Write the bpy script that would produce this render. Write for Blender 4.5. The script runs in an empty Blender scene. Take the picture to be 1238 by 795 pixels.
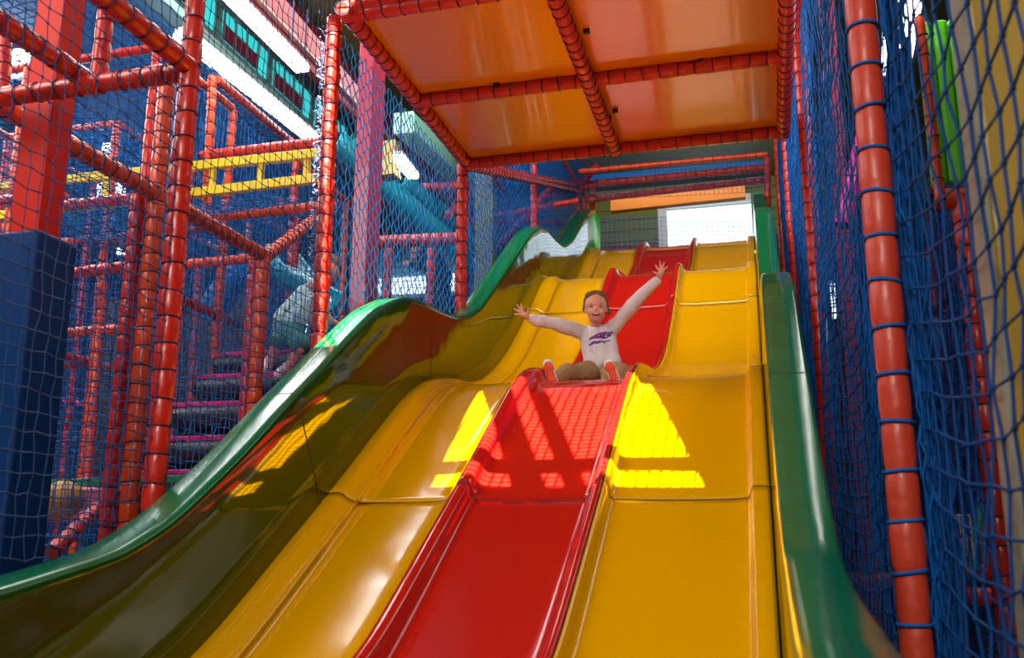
import bpy, bmesh, math, random
import numpy as np
from mathutils import Vector, Matrix
random.seed(7); RNG = np.random.RandomState(7)
C = bpy.context.scene.collection
SC = bpy.context.scene

# ------------------------------------------------------------------ camera
FPX, YAW, PITCH, ROLL = 1146., .2602, .2232, .0026      # solved from the photograph
_F = np.array([-math.sin(YAW)*math.cos(PITCH), math.cos(YAW)*math.cos(PITCH), math.sin(PITCH)])
_r0 = np.array([math.cos(YAW), math.sin(YAW), 0]); _u0 = np.cross(_r0, _F)
_R = _r0*math.cos(ROLL)+_u0*math.sin(ROLL); _U = -_r0*math.sin(ROLL)+_u0*math.cos(ROLL)
def ray(px, py):
    v = _F*FPX+_R*(px-619)-_U*(py-397.5); return v/v[1]
def at(px, py, Y): return Vector(ray(px, py)*Y)
def atX(px, py, X):
    v = ray(px, py); return Vector(v*X/v[0])
def atZ(px, py, Z):
    v = ray(px, py); return Vector(v*Z/v[2])

cam = bpy.data.cameras.new('camera'); co = bpy.data.objects.new('camera', cam); C.objects.link(co)
m = Matrix.Identity(4)
for i in range(3):
    m[i][0] = _R[i]; m[i][1] = _U[i]; m[i][2] = -_F[i]
co.matrix_world = m
cam.sensor_width = 36; cam.lens = FPX/1238*36; cam.clip_start = .05; cam.clip_end = 200
cam.dof.use_dof = True; cam.dof.focus_distance = 6.3; cam.dof.aperture_fstop = 2.8
SC.camera = co

# ------------------------------------------------------------------ light
VS = SC.view_settings
VS.view_transform = 'Standard'; VS.look = 'None'; VS.gamma = 1; VS.use_curve_mapping = False
VS.exposure = 0.0
FLOOR = -1.15; ROOF = 6.2; LOWCEIL = 4.97
SUN = Vector((0, .86, -1.08)).normalized()
w = bpy.data.worlds.new('sky'); SC.world = w; w.use_nodes = True
bg = w.node_tree.nodes['Background']; bg.inputs[0].default_value = (.75, .88, 1, 1); bg.inputs[1].default_value = 2.2
sl = bpy.data.lights.new('sun', 'SUN'); sl.energy = 52; sl.angle = math.radians(.2); sl.color = (1, .93, .78)
so = bpy.data.objects.new('sun', sl); C.objects.link(so); so.rotation_euler = SUN.to_track_quat('-Z', 'Y').to_euler()
def area(name, loc, target, sx, sy, power, col=(1, 1, 1)):
    l = bpy.data.lights.new(name, 'AREA'); l.shape = 'RECTANGLE'; l.size = sx; l.size_y = sy; l.energy = power; l.color = col
    o = bpy.data.objects.new(name, l); C.objects.link(o); o.location = loc
    o.rotation_euler = (Vector(target)-Vector(loc)).to_track_quat('-Z', 'Y').to_euler(); return o
area('fill_front', (-.6, -3.5, 3.6), (-1.2, 6, 1.2), 2.5, 2.0, 330, (1, .96, .88))  # added fill from behind the camera, no fixture there
area('fill_middle', (-4.6, 8.0, 6.0), (-4.6, 7.8, 0), .8, 6, 70, (.92, .96, 1))  # added soft fill above the left maze
area('fill_left_near', (-6.6, 6.0, 4.85), (-5.6, 6.2, 0), 1.6, 6, 420, (.95, .97, 1))  # added fill under the low ceiling to brighten the maze
area('fill_right_side', (3.2, 7, 6.0), (2.6, 7, 0), 2.5, 7, 110, (.92, .96, 1))  # added unseen fill over the right hall
area('fill_left_far', (-8, 9.5, 4.7), (-8, 9.5, 0), 2.5, 6, 330, (.92, .96, 1))  # added fill for the far left hall
area('fill_back', (-.9, 13.6, 6.0), (-.8, 16, 4.2), 3, .8, 34, (1, .97, .9))  # added fill that brightens the back wall and padded beam
area('fill_upper_slide', (-1.1, 7.7, 5.9), (-1.1, 8.9, 2.4), 2.2, .7, 110, (1, .97, .9))  # added fill that brightens the upper slide
area('fill_left_low', (-5.0, 2.0, 4.0), (-3.4, 5.6, 0.5), 2.0, 2.0, 110, (1, .94, .85))  # added fill aimed at the near side of the maze

# ------------------------------------------------------------------ materials
def mat(name, col, rough=.5, coat=0, spec=.5, bump=0, bscale=4, emit=None, estr=0, var=0, vscale=3, metallic=0):
    M = bpy.data.materials.new(name); M.use_nodes = True; nt = M.node_tree; b = nt.nodes['Principled BSDF']
    b.inputs['Base Color'].default_value = (*col, 1); b.inputs['Roughness'].default_value = rough
    b.inputs['Specular IOR Level'].default_value = spec; b.inputs['Coat Weight'].default_value = coat
    b.inputs['Coat Roughness'].default_value = .04; b.inputs['Metallic'].default_value = metallic
    if emit: b.inputs['Emission Color'].default_value = (*emit, 1); b.inputs['Emission Strength'].default_value = estr
    if var or bump:
        tc = nt.nodes.new('ShaderNodeTexCoord')
    if var:
        n = nt.nodes.new('ShaderNodeTexNoise'); n.inputs['Scale'].default_value = vscale; n.inputs['Detail'].default_value = 5
        nt.links.new(tc.outputs['Object'], n.inputs['Vector'])
        mx = nt.nodes.new('ShaderNodeMixRGB'); mx.inputs[1].default_value = (*[c*(1-var) for c in col], 1)
        mx.inputs[2].default_value = (*[min(1, c*(1+var)) for c in col], 1)
        nt.links.new(n.outputs['Fac'], mx.inputs[0]); nt.links.new(mx.outputs[0], b.inputs['Base Color'])
    if bump:
        n = nt.nodes.new('ShaderNodeTexNoise'); n.inputs['Scale'].default_value = bscale; n.inputs['Detail'].default_value = 1
        nt.links.new(tc.outputs['Object'], n.inputs['Vector'])
        bp = nt.nodes.new('ShaderNodeBump'); bp.inputs['Strength'].default_value = 1; bp.inputs['Distance'].default_value = bump
        nt.links.new(n.outputs['Fac'], bp.inputs['Height']); nt.links.new(bp.outputs[0], b.inputs['Normal'])
    return M
M_Y = mat('yellow_glassfibre', (.86, .40, .0), .11, .0, spec=.4, bump=.0012, bscale=5)
M_R = mat('red_glassfibre', (.58, .010, .006), .11, .0, spec=.4, bump=.0012, bscale=5)
M_G = mat('shaded_green_glassfibre', (.010, .065, .003), .05, .0, bump=.004, bscale=2.6)  # wall face of the rim's green, shade darkened into its colour
M_GF = mat('scuffed_lit_green_rim', (.004, .15, .05), .16, .0, bump=.0008, bscale=9, var=.25, vscale=6)  # scuffed rim; same green as the wall with light put into the colour
M_SM = mat('dark_joint', (.03, .012, .004), .7)
M_GT = mat('bright_green_glassfibre', (.02, .50, .05), .15)
M_GW = mat('green_glassfibre_wall', (.03, .10, .004), .10, 1, bump=.006, bscale=2.2)
M_OR = mat('orange_panel', (.86, .33, .0), .22, .5, bump=.003, bscale=1.5)
M_RV = mat('red_vinyl', (.62, .018, .006), .38, .25, bump=.006, bscale=16)
M_OV = mat('orange_red_vinyl', (.78, .07, .01), .38, .25, bump=.006, bscale=16)
M_RC = mat('red_painted_steel', (.60, .015, .005), .55, .0, spec=.2)
M_PK = mat('pink_painted_steel', (.70, .05, .12), .4, .2)
M_YB = mat('yellow_painted_steel', (.85, .60, .0), .4, .2)
M_CD = mat('dark_cord', (.008, .02, .08), .8)
M_NB = mat('blue_net_cord', (.004, .12, .46), .7, spec=.2)
M_NL = mat('lit_blue_net_cord', (.02, .34, .95), .65, spec=.2)  # the blue cord with bright light put into its colour
M_ND = mat('shaded_blue_net_cord', (.01, .05, .19), .7)  # same blue cord, darkened in its colour as if unlit
M_NF = mat('deep_blue_net_cord', (.002, .05, .24), .7, spec=.2)
M_NR = mat('dimmed_blue_net_cord', (.003, .06, .25), .7, spec=.2)  # same blue cord, colour darkened to offset the front fill
M_BP = mat('blue_vinyl_pad', (.002, .035, .15), .5, .0, spec=.2, bump=.01, bscale=3)
M_BT = mat('teal_chute', (.02, .36, .48), .3, .5)
M_BB = mat('bright_blue_chute', (.01, .24, .80), .3, .5)
M_GV = mat('lime_green_vinyl', (.10, .55, .01), .4, .2, bump=.01, bscale=10)
M_YV = mat('mustard_vinyl', (.50, .30, .01), .5, .1)
M_MG = mat('magenta_vinyl', (.75, .01, .22), .4)
M_BK = mat('black_roller', (.02, .018, .018), .45, .1)
M_WH = mat('white_frame', (.75, .78, .8), .5)
M_LAMP = mat('lamp_diffuser', (1, 1, 1), .5, emit=(1, .97, .9), estr=9)
M_OL = mat('olive_roof', (.10, .12, .03), .7, var=.2)
M_GY = mat('grey_green_wall', (.14, .24, .22), .7, var=.1)
M_CY = mat('cyan_glass', (.02, .5, .5), .1, .5, emit=(.05, .75, .75), estr=.8)
M_MR = mat('maroon_paint', (.22, .01, .03), .55)
M_GR = mat('red_girder', (.36, .02, .02), .5)
M_MU = mat('teal_grey_ceiling', (.04, .15, .22), .7, var=.3)
M_NX = mat('sky_blue_net_cord', (.01, .21, .62), .7, spec=.2)
M_FL = mat('brown_floor', (.25, .12, .05), .35, var=.3, vscale=2)
M_DK = mat('dark_blue_wall', (.01, .035, .12), .7, var=.3)
M_WIN = mat('window_glass', (.9, .95, 1), .05)
def planks(name, c1, c2, z0):
    M = bpy.data.materials.new(name); M.use_nodes = True; nt = M.node_tree; b = nt.nodes['Principled BSDF']
    b.inputs['Roughness'].default_value = .6
    g = nt.nodes.new('ShaderNodeNewGeometry'); s = nt.nodes.new('ShaderNodeSeparateXYZ'); nt.links.new(g.outputs['Position'], s.inputs[0])
    th = nt.nodes.new('ShaderNodeMath'); th.operation = 'GREATER_THAN'; th.inputs[1].default_value = z0; nt.links.new(s.outputs['Z'], th.inputs[0])
    mu = nt.nodes.new('ShaderNodeMath'); mu.operation = 'MULTIPLY'; mu.inputs[1].default_value = 5; nt.links.new(s.outputs['Z'], mu.inputs[0])
    fr = nt.nodes.new('ShaderNodeMath'); fr.operation = 'FRACT'; nt.links.new(mu.outputs[0], fr.inputs[0])
    g2 = nt.nodes.new('ShaderNodeMath'); g2.operation = 'GREATER_THAN'; g2.inputs[1].default_value = .1; nt.links.new(fr.outputs[0], g2.inputs[0])
    mx = nt.nodes.new('ShaderNodeMixRGB'); mx.inputs[1].default_value = (*c1, 1); mx.inputs[2].default_value = (*c2, 1); nt.links.new(th.outputs[0], mx.inputs[0])
    m2 = nt.nodes.new('ShaderNodeMixRGB'); m2.inputs[1].default_value = (.02, .02, .01, 1); nt.links.new(g2.outputs[0], m2.inputs[0]); nt.links.new(mx.outputs[0], m2.inputs[2])
    nt.links.new(m2.outputs[0], b.inputs['Base Color']); return M
M_PL = planks('olive_and_maroon_planks', (.20, .005, .02), (.16, .17, .02), 5.15)

# ------------------------------------------------------------------ helpers
def link(name, me, mats, parent=None, smooth=False):
    o = bpy.data.objects.new(name, me); C.objects.link(o)
    for M in (mats if isinstance(mats, (list, tuple)) else [mats]): me.materials.append(M)
    if parent: o.parent = parent
    if smooth: me.polygons.foreach_set('use_smooth', [True]*len(me.polygons))
    return o
def pyd(name, vs, fs, mats, parent=None, smooth=False, mi=None):
    me = bpy.data.meshes.new(name); me.from_pydata([tuple(v) for v in vs], [], fs); me.update()
    if mi is not None: me.polygons.foreach_set('material_index', mi)
    return link(name, me, mats, parent, smooth)
def tag(o, label=None, cat=None, group=None, kind=None):
    if label: o['label'] = label
    if cat: o['category'] = cat
    if group: o['group'] = group
    if kind: o['kind'] = kind
    return o
def thing(name, loc, label, cat, group=None):
    o = bpy.data.objects.new(name, None); C.objects.link(o); o.empty_display_size = .1
    # children are modelled in world coordinates, so the empty stays at the base point with inverse applied
    o.location = loc; tag(o, label, cat, group); return o
def adopt(o, parent):
    o.parent = parent; o.matrix_parent_inverse = Matrix.Translation(-parent.location) if parent.parent is None else Matrix.Identity(4)
    return o
def part(o, root):
    """parent a world-space mesh under a thing whose empty sits at root.location"""
    if root is not None:
        o.parent = root
        if root.type == 'EMPTY': o.matrix_parent_inverse = Matrix.Translation(-Vector(root.location))
    return o
def box(name, lo, hi, mats, parent=None, bevel=.0, rot=None):
    lo = Vector(lo); hi = Vector(hi); c = (lo+hi)/2; d = (hi-lo)
    bm = bmesh.new(); bmesh.ops.create_cube(bm, size=1)
    for v in bm.verts: v.co = Vector((v.co.x*d.x, v.co.y*d.y, v.co.z*d.z))
    if bevel: bmesh.ops.bevel(bm, geom=bm.edges[:], offset=min(bevel, min(abs(x) for x in d)*.45), segments=3, affect='EDGES', profile=.5)
    if rot is not None: bmesh.ops.transform(bm, matrix=rot.to_4x4(), verts=bm.verts)
    for v in bm.verts: v.co += c
    me = bpy.data.meshes.new(name); bm.to_mesh(me); bm.free()
    return part(link(name, me, mats, None, False), parent)
def frame_of(A, B):
    d = (B-A).normalized(); up = Vector((0, 0, 1)) if abs(d.z) < .9 else Vector((0, 1, 0))
    s = d.cross(up).normalized(); return d, s, s.cross(d).normalized()
def beam_bar(name, A, B, w, h, mats, parent=None):
    """square bar between two points"""
    A = Vector(A); B = Vector(B); d, s, u = frame_of(A, B); vs = []; c = .12
    prof = [(-1+c, -1), (1-c, -1), (1, -1+c), (1, 1-c), (1-c, 1), (-1+c, 1), (-1, 1-c), (-1, -1+c)]
    for P_ in (A, B):
        for a, b in prof: vs.append(P_+s*(a*w/2)+u*(b*h/2))
    fs = [(i, (i+1) % 8, 8+(i+1) % 8, 8+i) for i in range(8)]+[tuple(range(7, -1, -1)), tuple(range(8, 16))]
    return part(pyd(name, vs, fs, mats), parent)
def tube(name, A, B, parent=None, r=.045, m=None, seg=.115, ns=12, cord=None, cr=.0035):
    """foam-sleeved padded tube: bulging sleeve between dark cord lashings"""
    A = Vector(A); B = Vector(B); L = (B-A).length; d, s, u = frame_of(A, B)
    n = max(1, int(round(L/seg))); vs = []; fs = []; mi = []
    prof = []
    for k in range(n):
        j = random.uniform(.96, 1.05)
        for t, q in ((.03, .93), (.12, 1.0), (.35, 1.03), (.65, 1.03), (.88, 1.0), (.97, .93)):
            prof.append(((k+t)/n*L, r*q*j))
    prof = [(0, r*.6)]+[(0.0, r*.9)]+prof+[(L, r*.9), (L, r*.6)]
    ca = [(math.cos(2*math.pi*i/ns), math.sin(2*math.pi*i/ns)) for i in range(ns)]
    for (t, q) in prof:
        for c, sn in ca: vs.append(A+d*t+s*(c*q)+u*(sn*q))
    for k in range(len(prof)-1):
        for i in range(ns):
            fs.append((k*ns+i, k*ns+(i+1) % ns, (k+1)*ns+(i+1) % ns, (k+1)*ns+i)); mi.append(0)
    fs.append(tuple(range(ns-1, -1, -1))); mi.append(0)
    b0 = (len(prof)-1)*ns; fs.append(tuple(range(b0, b0+ns))); mi.append(0)
    for k in range(0, n+1):
        t = k/n*L; base = len(vs)
        sk = random.uniform(-.008, .008)
        for i in range(ns):
            c, sn = ca[i]
            for (a, b) in ((-1, 0), (0, 1), (1, 0), (0, -1)):
                q = r*1.0+cr*.4+b*cr; vs.append(A+d*(t+a*cr+sk*c)+s*(c*q)+u*(sn*q))
        for i in range(ns):
            for e in range(4):
                fs.append((base+i*4+e, base+((i+1) % ns)*4+e, base+((i+1) % ns)*4+(e+1) % 4, base+i*4+(e+1) % 4)); mi.append(1)
    return part(pyd(name, vs, fs, [m or M_RV, cord or M_CD], None, True, mi), parent)
def segs(name, A, B, r, mats, parent=None, ns=4, knots=None, kr=0):
    """many straight cords as one mesh"""
    A = np.asarray(A, float); B = np.asarray(B, float); n = len(A)
    d = B-A; L = np.linalg.norm(d, axis=1, keepdims=True); L[L == 0] = 1; d = d/L
    up = np.where(np.abs(d[:, 2:3]) < .9, np.array([[0, 0, 1.]]), np.array([[0, 1., 0]]))
    s = np.cross(d, up); s /= np.linalg.norm(s, axis=1, keepdims=True); u = np.cross(s, d)
    V = np.zeros((n, 2, ns, 3)); an = np.arange(ns)*2*np.pi/ns
    for i, a in enumerate(an):
        o = s*np.cos(a)*r+u*np.sin(a)*r; V[:, 0, i] = A+o; V[:, 1, i] = B+o
    V = V.reshape(-1, 3); idx = np.arange(n)[:, None]*2*ns
    Fs = []
    for i in range(ns):
        j = (i+1) % ns
        Fs.append(np.concatenate([idx+i, idx+j, idx+ns+j, idx+ns+i], axis=1))
    Fq = np.stack(Fs, 1).reshape(-1, 4)
    loops = Fq.reshape(-1); starts = np.arange(len(Fq))*4; tot = np.full(len(Fq), 4)
    if knots is not None and len(knots):
        K = np.asarray(knots, float); k = len(K)
        off = np.array([[1, 0, 0], [-1, 0, 0], [0, 1, 0], [0, -1, 0], [0, 0, 1], [0, 0, -1]])*kr
        KV = (K[:, None]+off[None]).reshape(-1, 3); b = len(V)+np.arange(k)[:, None]*6
        tri = np.array([[0, 2, 4], [2, 1, 4], [1, 3, 4], [3, 0, 4], [2, 0, 5], [1, 2, 5], [3, 1, 5], [0, 3, 5]])
        KF = (b[:, :, None]+tri[None]).reshape(-1)
        ls = len(loops); loops = np.concatenate([loops, KF]); nk = len(KF)//3
        starts = np.concatenate([starts, ls+np.arange(nk)*3]); tot = np.concatenate([tot, np.full(nk, 3)])
        V = np.concatenate([V, KV])
    me = bpy.data.meshes.new(name); me.vertices.add(len(V)); me.vertices.foreach_set('co', V.ravel())
    me.loops.add(len(loops)); me.loops.foreach_set('vertex_index', loops.astype(np.int32))
    me.polygons.add(len(starts)); me.polygons.foreach_set('loop_start', starts.astype(np.int32)); me.polygons.foreach_set('loop_total', tot.astype(np.int32))
    me.update(calc_edges=True); me.validate()
    return part(link(name, me, mats), parent)
def net(label, O, U, V, cu=.065, cv=.065, r=.0028, m=None, style='square', jit=.006, sag=.02, keep=None, knots=True, ns=4, group=None, cat='net', bulge=0.0, slope=0.0, kr=None, name='safety_net'):
    """knotted net panel spanning O..O+U..O+V with slack; keep(p) culls nodes"""
    O = np.array(O, float); U = np.array(U, float); V = np.array(V, float)
    lu = np.linalg.norm(U); lv = np.linalg.norm(V); nu = max(2, int(lu/cu)); nv = max(2, int(lv/cv))
    n = np.cross(U, V); n /= np.linalg.norm(n)
    I, J = np.meshgrid(np.arange(nu+1), np.arange(nv+1), indexing='ij')
    a = I/nu; b = J/nv
    if style == 'hex': a = a+.30*((-1.)**(I+J))/nu
    P_ = O+a[..., None]*U+b[..., None]*V
    w1 = np.sin(a*lu*2.1+b*3)*np.cos(b*lv*1.7)
    P_ = P_+n*(sag*w1+bulge*np.sin(np.pi*np.clip(a, 0, 1))*np.sin(np.pi*np.clip(b, 0, 1)))[..., None]
    P_ = P_+(V/lv)*(sag*.8*np.sin(a*lu*2.6)*np.sin(np.pi*b)-slope*np.sin(np.pi*a))[..., None]
    P_ = P_+RNG.normal(0, jit, P_.shape)*np.array([1, 1, 1])
    ok = np.ones(P_.shape[:2], bool)
    if keep is not None: ok = keep(P_)
    A = []; B = []
    if style == 'hex':
        v = ok[:, 1:] & ok[:, :-1]; A.append(P_[:, :-1][v]); B.append(P_[:, 1:][v])
        h = ok[1:] & ok[:-1] & ((I[:-1]+J[:-1]) % 2 == 0); A.append(P_[:-1][h]); B.append(P_[1:][h])
    else:
        v = ok[:, 1:] & ok[:, :-1]; A.append(P_[:, :-1][v]); B.append(P_[:, 1:][v])
        h = ok[1:] & ok[:-1]; A.append(P_[:-1][h]); B.append(P_[1:][h])
    o = segs(name, np.concatenate(A), np.concatenate(B), r, m or M_NB, None, ns, P_[ok] if knots else None, (kr or r*2.1))
    return tag(o, label, cat, group)

# ------------------------------------------------------------------ slide profile (floor of the chutes and top of the side rims)
FLP = np.array([(1.2, -.84), (1.9, -.82), (2.4, -.77), (2.9, -.64), (3.41, -.43), (3.73, -.24), (4.07, -.03), (4.43, .19), (4.77, .41), (5.09, .62), (5.47, .86), (5.83, 1.02), (6.25, 1.09), (6.7, 1.14), (7.06, 1.22), (7.48, 1.38), (7.93, 1.63), (8.37, 1.94), (8.86, 2.30), (9.23, 2.60), (9.5, 2.75), (10, 2.83), (10.7, 2.95), (11.3, 3.27), (11.9, 3.72), (12.35, 3.94), (12.8, 4.02), (13.4, 4.04)])
RMP = np.array([(1.2, -.24), (2.0, -.2), (2.38, -.14), (2.63, -.09), (2.89, -.04), (3.04, .02), (3.18, .08), (3.33, .17), (3.58, .33), (3.7, .41), (4.07, .68), (4.41, .91), (4.71, 1.12), (5.04, 1.34), (5.37, 1.49), (5.54, 1.545), (5.85, 1.585), (6.15, 1.60), (6.52, 1.64), (6.83, 1.73), (7.16, 1.88), (7.52, 2.13), (8, 2.46), (8.89, 3.08), (9.26, 3.27), (9.65, 3.34), (10.04, 3.36), (10.5, 3.42), (11.0, 3.65), (11.45, 3.95), (11.87, 4.25), (12.3, 4.52), (12.7, 4.66), (13.05, 4.66), (13.2, 4.55)])
def smoothed(prof, sg=.09):
    Y = np.arange(1.0, 13.6, .02); Z = np.interp(Y, prof[:, 0], prof[:, 1])
    k = np.arange(-25, 26)*.02; g = np.exp(-k*k/2/sg/sg); g /= g.sum()
    Zp = np.convolve(np.pad(Z, 25, mode='edge'), g, 'valid'); return lambda y: np.interp(y, Y, Zp)
floor_z = smoothed(FLP); rim_z = smoothed(RMP, .07)

def loft(name, Ys, section, m, parent, solid=0):
    """section(y) -> list of (x, z)"""
    vs = []; n = None
    for y in Ys:
        s = section(y); n = len(s)
        for (x, z) in s: vs.append((x, y, z))
    fs = []
    for k in range(len(Ys)-1):
        for i in range(n-1): fs.append((k*n+i, k*n+i+1, (k+1)*n+i+1, (k+1)*n+i))
    o = pyd(name, vs, fs, m, None, True)
    if solid:
        md = o.modifiers.new('thickness', 'SOLIDIFY'); md.thickness = solid; md.offset = -1
    return part(o, parent)

slide = thing('wave_slide', (-1.05, 1.2, FLOOR), 'three-lane wavy indoor slide, yellow, red and yellow between green side walls', 'slide')
XB = [-2.14, -1.44, -.74, .014]
SECTY = [1.2, 4.45, 8.69, 13.3]
RG = [(0, .082), (.012, .09), (.028, .09), (.042, .078), (.052, .05), (.062, .022), (.078, .006), (.10, 0)]
def lane_sec(i):
    x0, x1 = XB[i], XB[i+1]
    def f(y):
        z = float(floor_z(y)); out = []
        if i == 0: L = [(-.02, .03), (.0, .045), (.05, .047), (.075, .042), (.10, .02), (.13, .006), (.17, 0)]
        else: L = RG
        if i == 2: R_ = [(.0, .05), (.02, .055), (.07, .055), (.082, .045), (.09, .012), (.10, .002), (.12, 0)]
        else: R_ = RG
        if i == 0: R_ = [(.034, .04), (.036, .058), (.045, .05), (.055, .03), (.075, .008), (.10, 0)]
        if i == 1: L = [(-.034, .045), (-.030, .075), (-.018, .09), (.0, .094), (.022, .09), (.036, .078), (.048, .05), (.060, .022), (.078, .006), (.10, 0)]; R_ = [(.0, .088), (.012, .094), (.030, .092), (.044, .078), (.054, .05), (.064, .022), (.08, .006), (.10, 0)]
        if i == 2: L = [(0, .084), (.008, .085), (.018, .072), (.026, .04), (.034, .016), (.05, .003), (.07, 0)]
        for a, h in L: out.append((x0+a+(.002 if a == 0 else 0), z+h))
        W_ = (x1-x0)
        for t in (.2, .35, .5, .65, .8): out.append((x0+W_*t, z-.006*math.sin(math.pi*t)))
        for a, h in reversed(R_): out.append((x1-a-(.002 if a == 0 else 0), z+h))
        return out
    return f
for i, (nm, M_, lb) in enumerate((('slide_lane', M_Y, 'left yellow lane'), ('slide_lane', M_R, 'red middle lane'), ('slide_lane', M_Y, 'right yellow lane'))):
    ys = [np.linspace(SECTY[k], SECTY[k+1], 90) for k in range(3)]
    base = None
    for k in range(3):
        o = loft(nm if k == 0 else 'lane_section', ys[k], lane_sec(i), M_, slide if k == 0 else None, .02)
        if k == 0: base = o; tag(o, lb)
        else:
            o.parent = base
            sec_ = lane_sec(i); ss = loft('joint', [SECTY[k]-.0028, SECTY[k]+.0028], lambda y, q=sec_: [(x, z+.0012) for x, z in q(y)], M_SM, None); ss.parent = base
# dark backing under the seams so that the joints read as grooves
for sx, inner, outer, lb in ((-1, -2.165, -2.335, 'left green side wall'), (1, .038, .19, 'right green side wall')):
    def sec(y, sx=sx, inner=inner, outer=outer):
        zf = float(floor_z(y)); zr = float(rim_z(y))
        base = -2.147 if sx < 0 else .018
        fl = .05*max(0, (2.6-y)/1.0) if sx > 0 else 0
        q = [(base, zf-.10), (base+(inner-base)*.35, zf+(zr-zf)*.35), (base+(inner-base)*.7, zf+(zr-zf)*.7), (inner-sx*.004, zr-.03), (inner-sx*.001, zr-.008), (inner+sx*.006, zr+.003),
             (inner+sx*.03, zr+.006), ((inner+outer)/2, zr+.004), (outer-sx*.012+fl, zr+.003), (outer+fl, zr-.006), (outer+sx*.002+fl, zr-.05)]
        return q if sx > 0 else q
    ys = np.linspace(1.2, 13.15, 300)
    o = loft('side_wall', ys, sec, M_G, slide, 0); base_o = o; tag(o, lb); o.data.materials.append(M_GF)
    mi_ = np.zeros(len(o.data.polygons), np.int32); nn = 10
    for pi in range(len(mi_)):
        if pi % nn >= 4: mi_[pi] = 1
    o.data.polygons.foreach_set('material_index', mi_)
    md = o.modifiers.new('thickness', 'SOLIDIFY'); md.thickness = .012; md.offset = 0
    for yt, yb in ((4.09, 4.41), (5.97, 5.93), (9.0, 9.3)):
        vs = []; n_ = 12
        off = .008
        for k in range(n_):
            t = k/(n_-1)
            for dy in (-.003, .003):
                y = yb+(yt-yb)*t+dy; q = sec(y); zf = float(floor_z(y)); zr = float(rim_z(y))
                base = -2.147 if sx < 0 else .018
                vs.append((base+(inner-base)*t-sx*off, y, (zf-.05)+(zr-zf+.05)*t))
        b_ = len(vs)
        for (xx, dz) in ((inner-sx*.008, .008), (inner+sx*.02, .0135), (outer-sx*.012, .0115), (outer+sx*.008, -.002)):
            for dy in (-.003, .003): vs.append((xx, yt+dy, float(rim_z(yt+dy))+dz))
        fs = [(2*k, 2*k+1, 2*k+3, 2*k+2) for k in range(n_+3)]
        jn = pyd('joint', vs, fs, M_SM, None); jn.parent = base_o
pa_ = at(703, 300, 12.5); pb_ = at(724.5, 256, 12.5); vs = []; n_ = 14; w_ = (pb_.x-pa_.x)/2; xc_ = (pb_.x+pa_.x)/2
out_ = [(pa_.x, pa_.z-.1)]+[(xc_-w_*math.cos(math.pi*k/n_), pb_.z-.14+.14*math.sin(math.pi*k/n_)) for k in range(n_+1)]+[(pb_.x, pa_.z-.1)]
for yy in (12.5, 12.54): vs += [(x, yy, z) for x, z in out_]
m_ = len(out_); part(pyd('end_panel', vs, [tuple(range(m_)), tuple(range(2*m_-1, m_-1, -1))]+[(k, (k+1) % m_, m_+(k+1) % m_, m_+k) for k in range(m_)], M_GT), slide)
box('top_platform', (-2.2, 13.2, 3.9), (.3, 14.4, 4.0), M_BK, slide, .01)
box('slide_support', (-2.1, 12.6, FLOOR), (0.0, 12.75, 3.3), M_DK, slide, .01)
box('slide_support', (-2.1, 8.2, FLOOR), (0.0, 8.32, 1.2), M_DK, slide, .01)
box('slide_support', (-2.1, 2.0, FLOOR), (0.0, 2.12, -.92), M_DK, slide, .01)
def slide_floor_at(x, y): return float(floor_z(y))

# ------------------------------------------------------------------ building shell
def struct(o): o['kind'] = 'structure'; return o
def plate(name, quads, m): # list of 4-corner quads
    vs = []; fs = []
    for q in quads:
        b = len(vs); vs += [tuple(p) for p in q]; fs.append((b, b+1, b+2, b+3))
    o = pyd(name, vs, fs, m); md = o.modifiers.new('thickness', 'SOLIDIFY'); md.thickness = .08; md.offset = 0
    return struct(o)
def cells(xs, ys, holes, z, axis):
    """grid of quads with named holes; axis z=horizontal plate, y=wall facing y, x=wall facing x"""
    out = []
    for i in range(len(xs)-1):
        for j in range(len(ys)-1):
            cx = (xs[i]+xs[i+1])/2; cy = (ys[j]+ys[j+1])/2
            if any(h[0] < cx < h[1] and h[2] < cy < h[3] for h in holes): continue
            q = [(xs[i], ys[j]), (xs[i+1], ys[j]), (xs[i+1], ys[j+1]), (xs[i], ys[j+1])]
            if axis == 'z': out.append([(a, b, z) for a, b in q])
            if axis == 'y': out.append([(a, z, b) for a, b in q])
            if axis == 'x': out.append([(z, a, b) for a, b in q])
    return out
plate('floor', [[(-11, -6, FLOOR-.05), (8, -6, FLOOR-.05), (8, 16.2, FLOOR-.05), (-11, 16.2, FLOOR-.05)]], M_FL)
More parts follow.
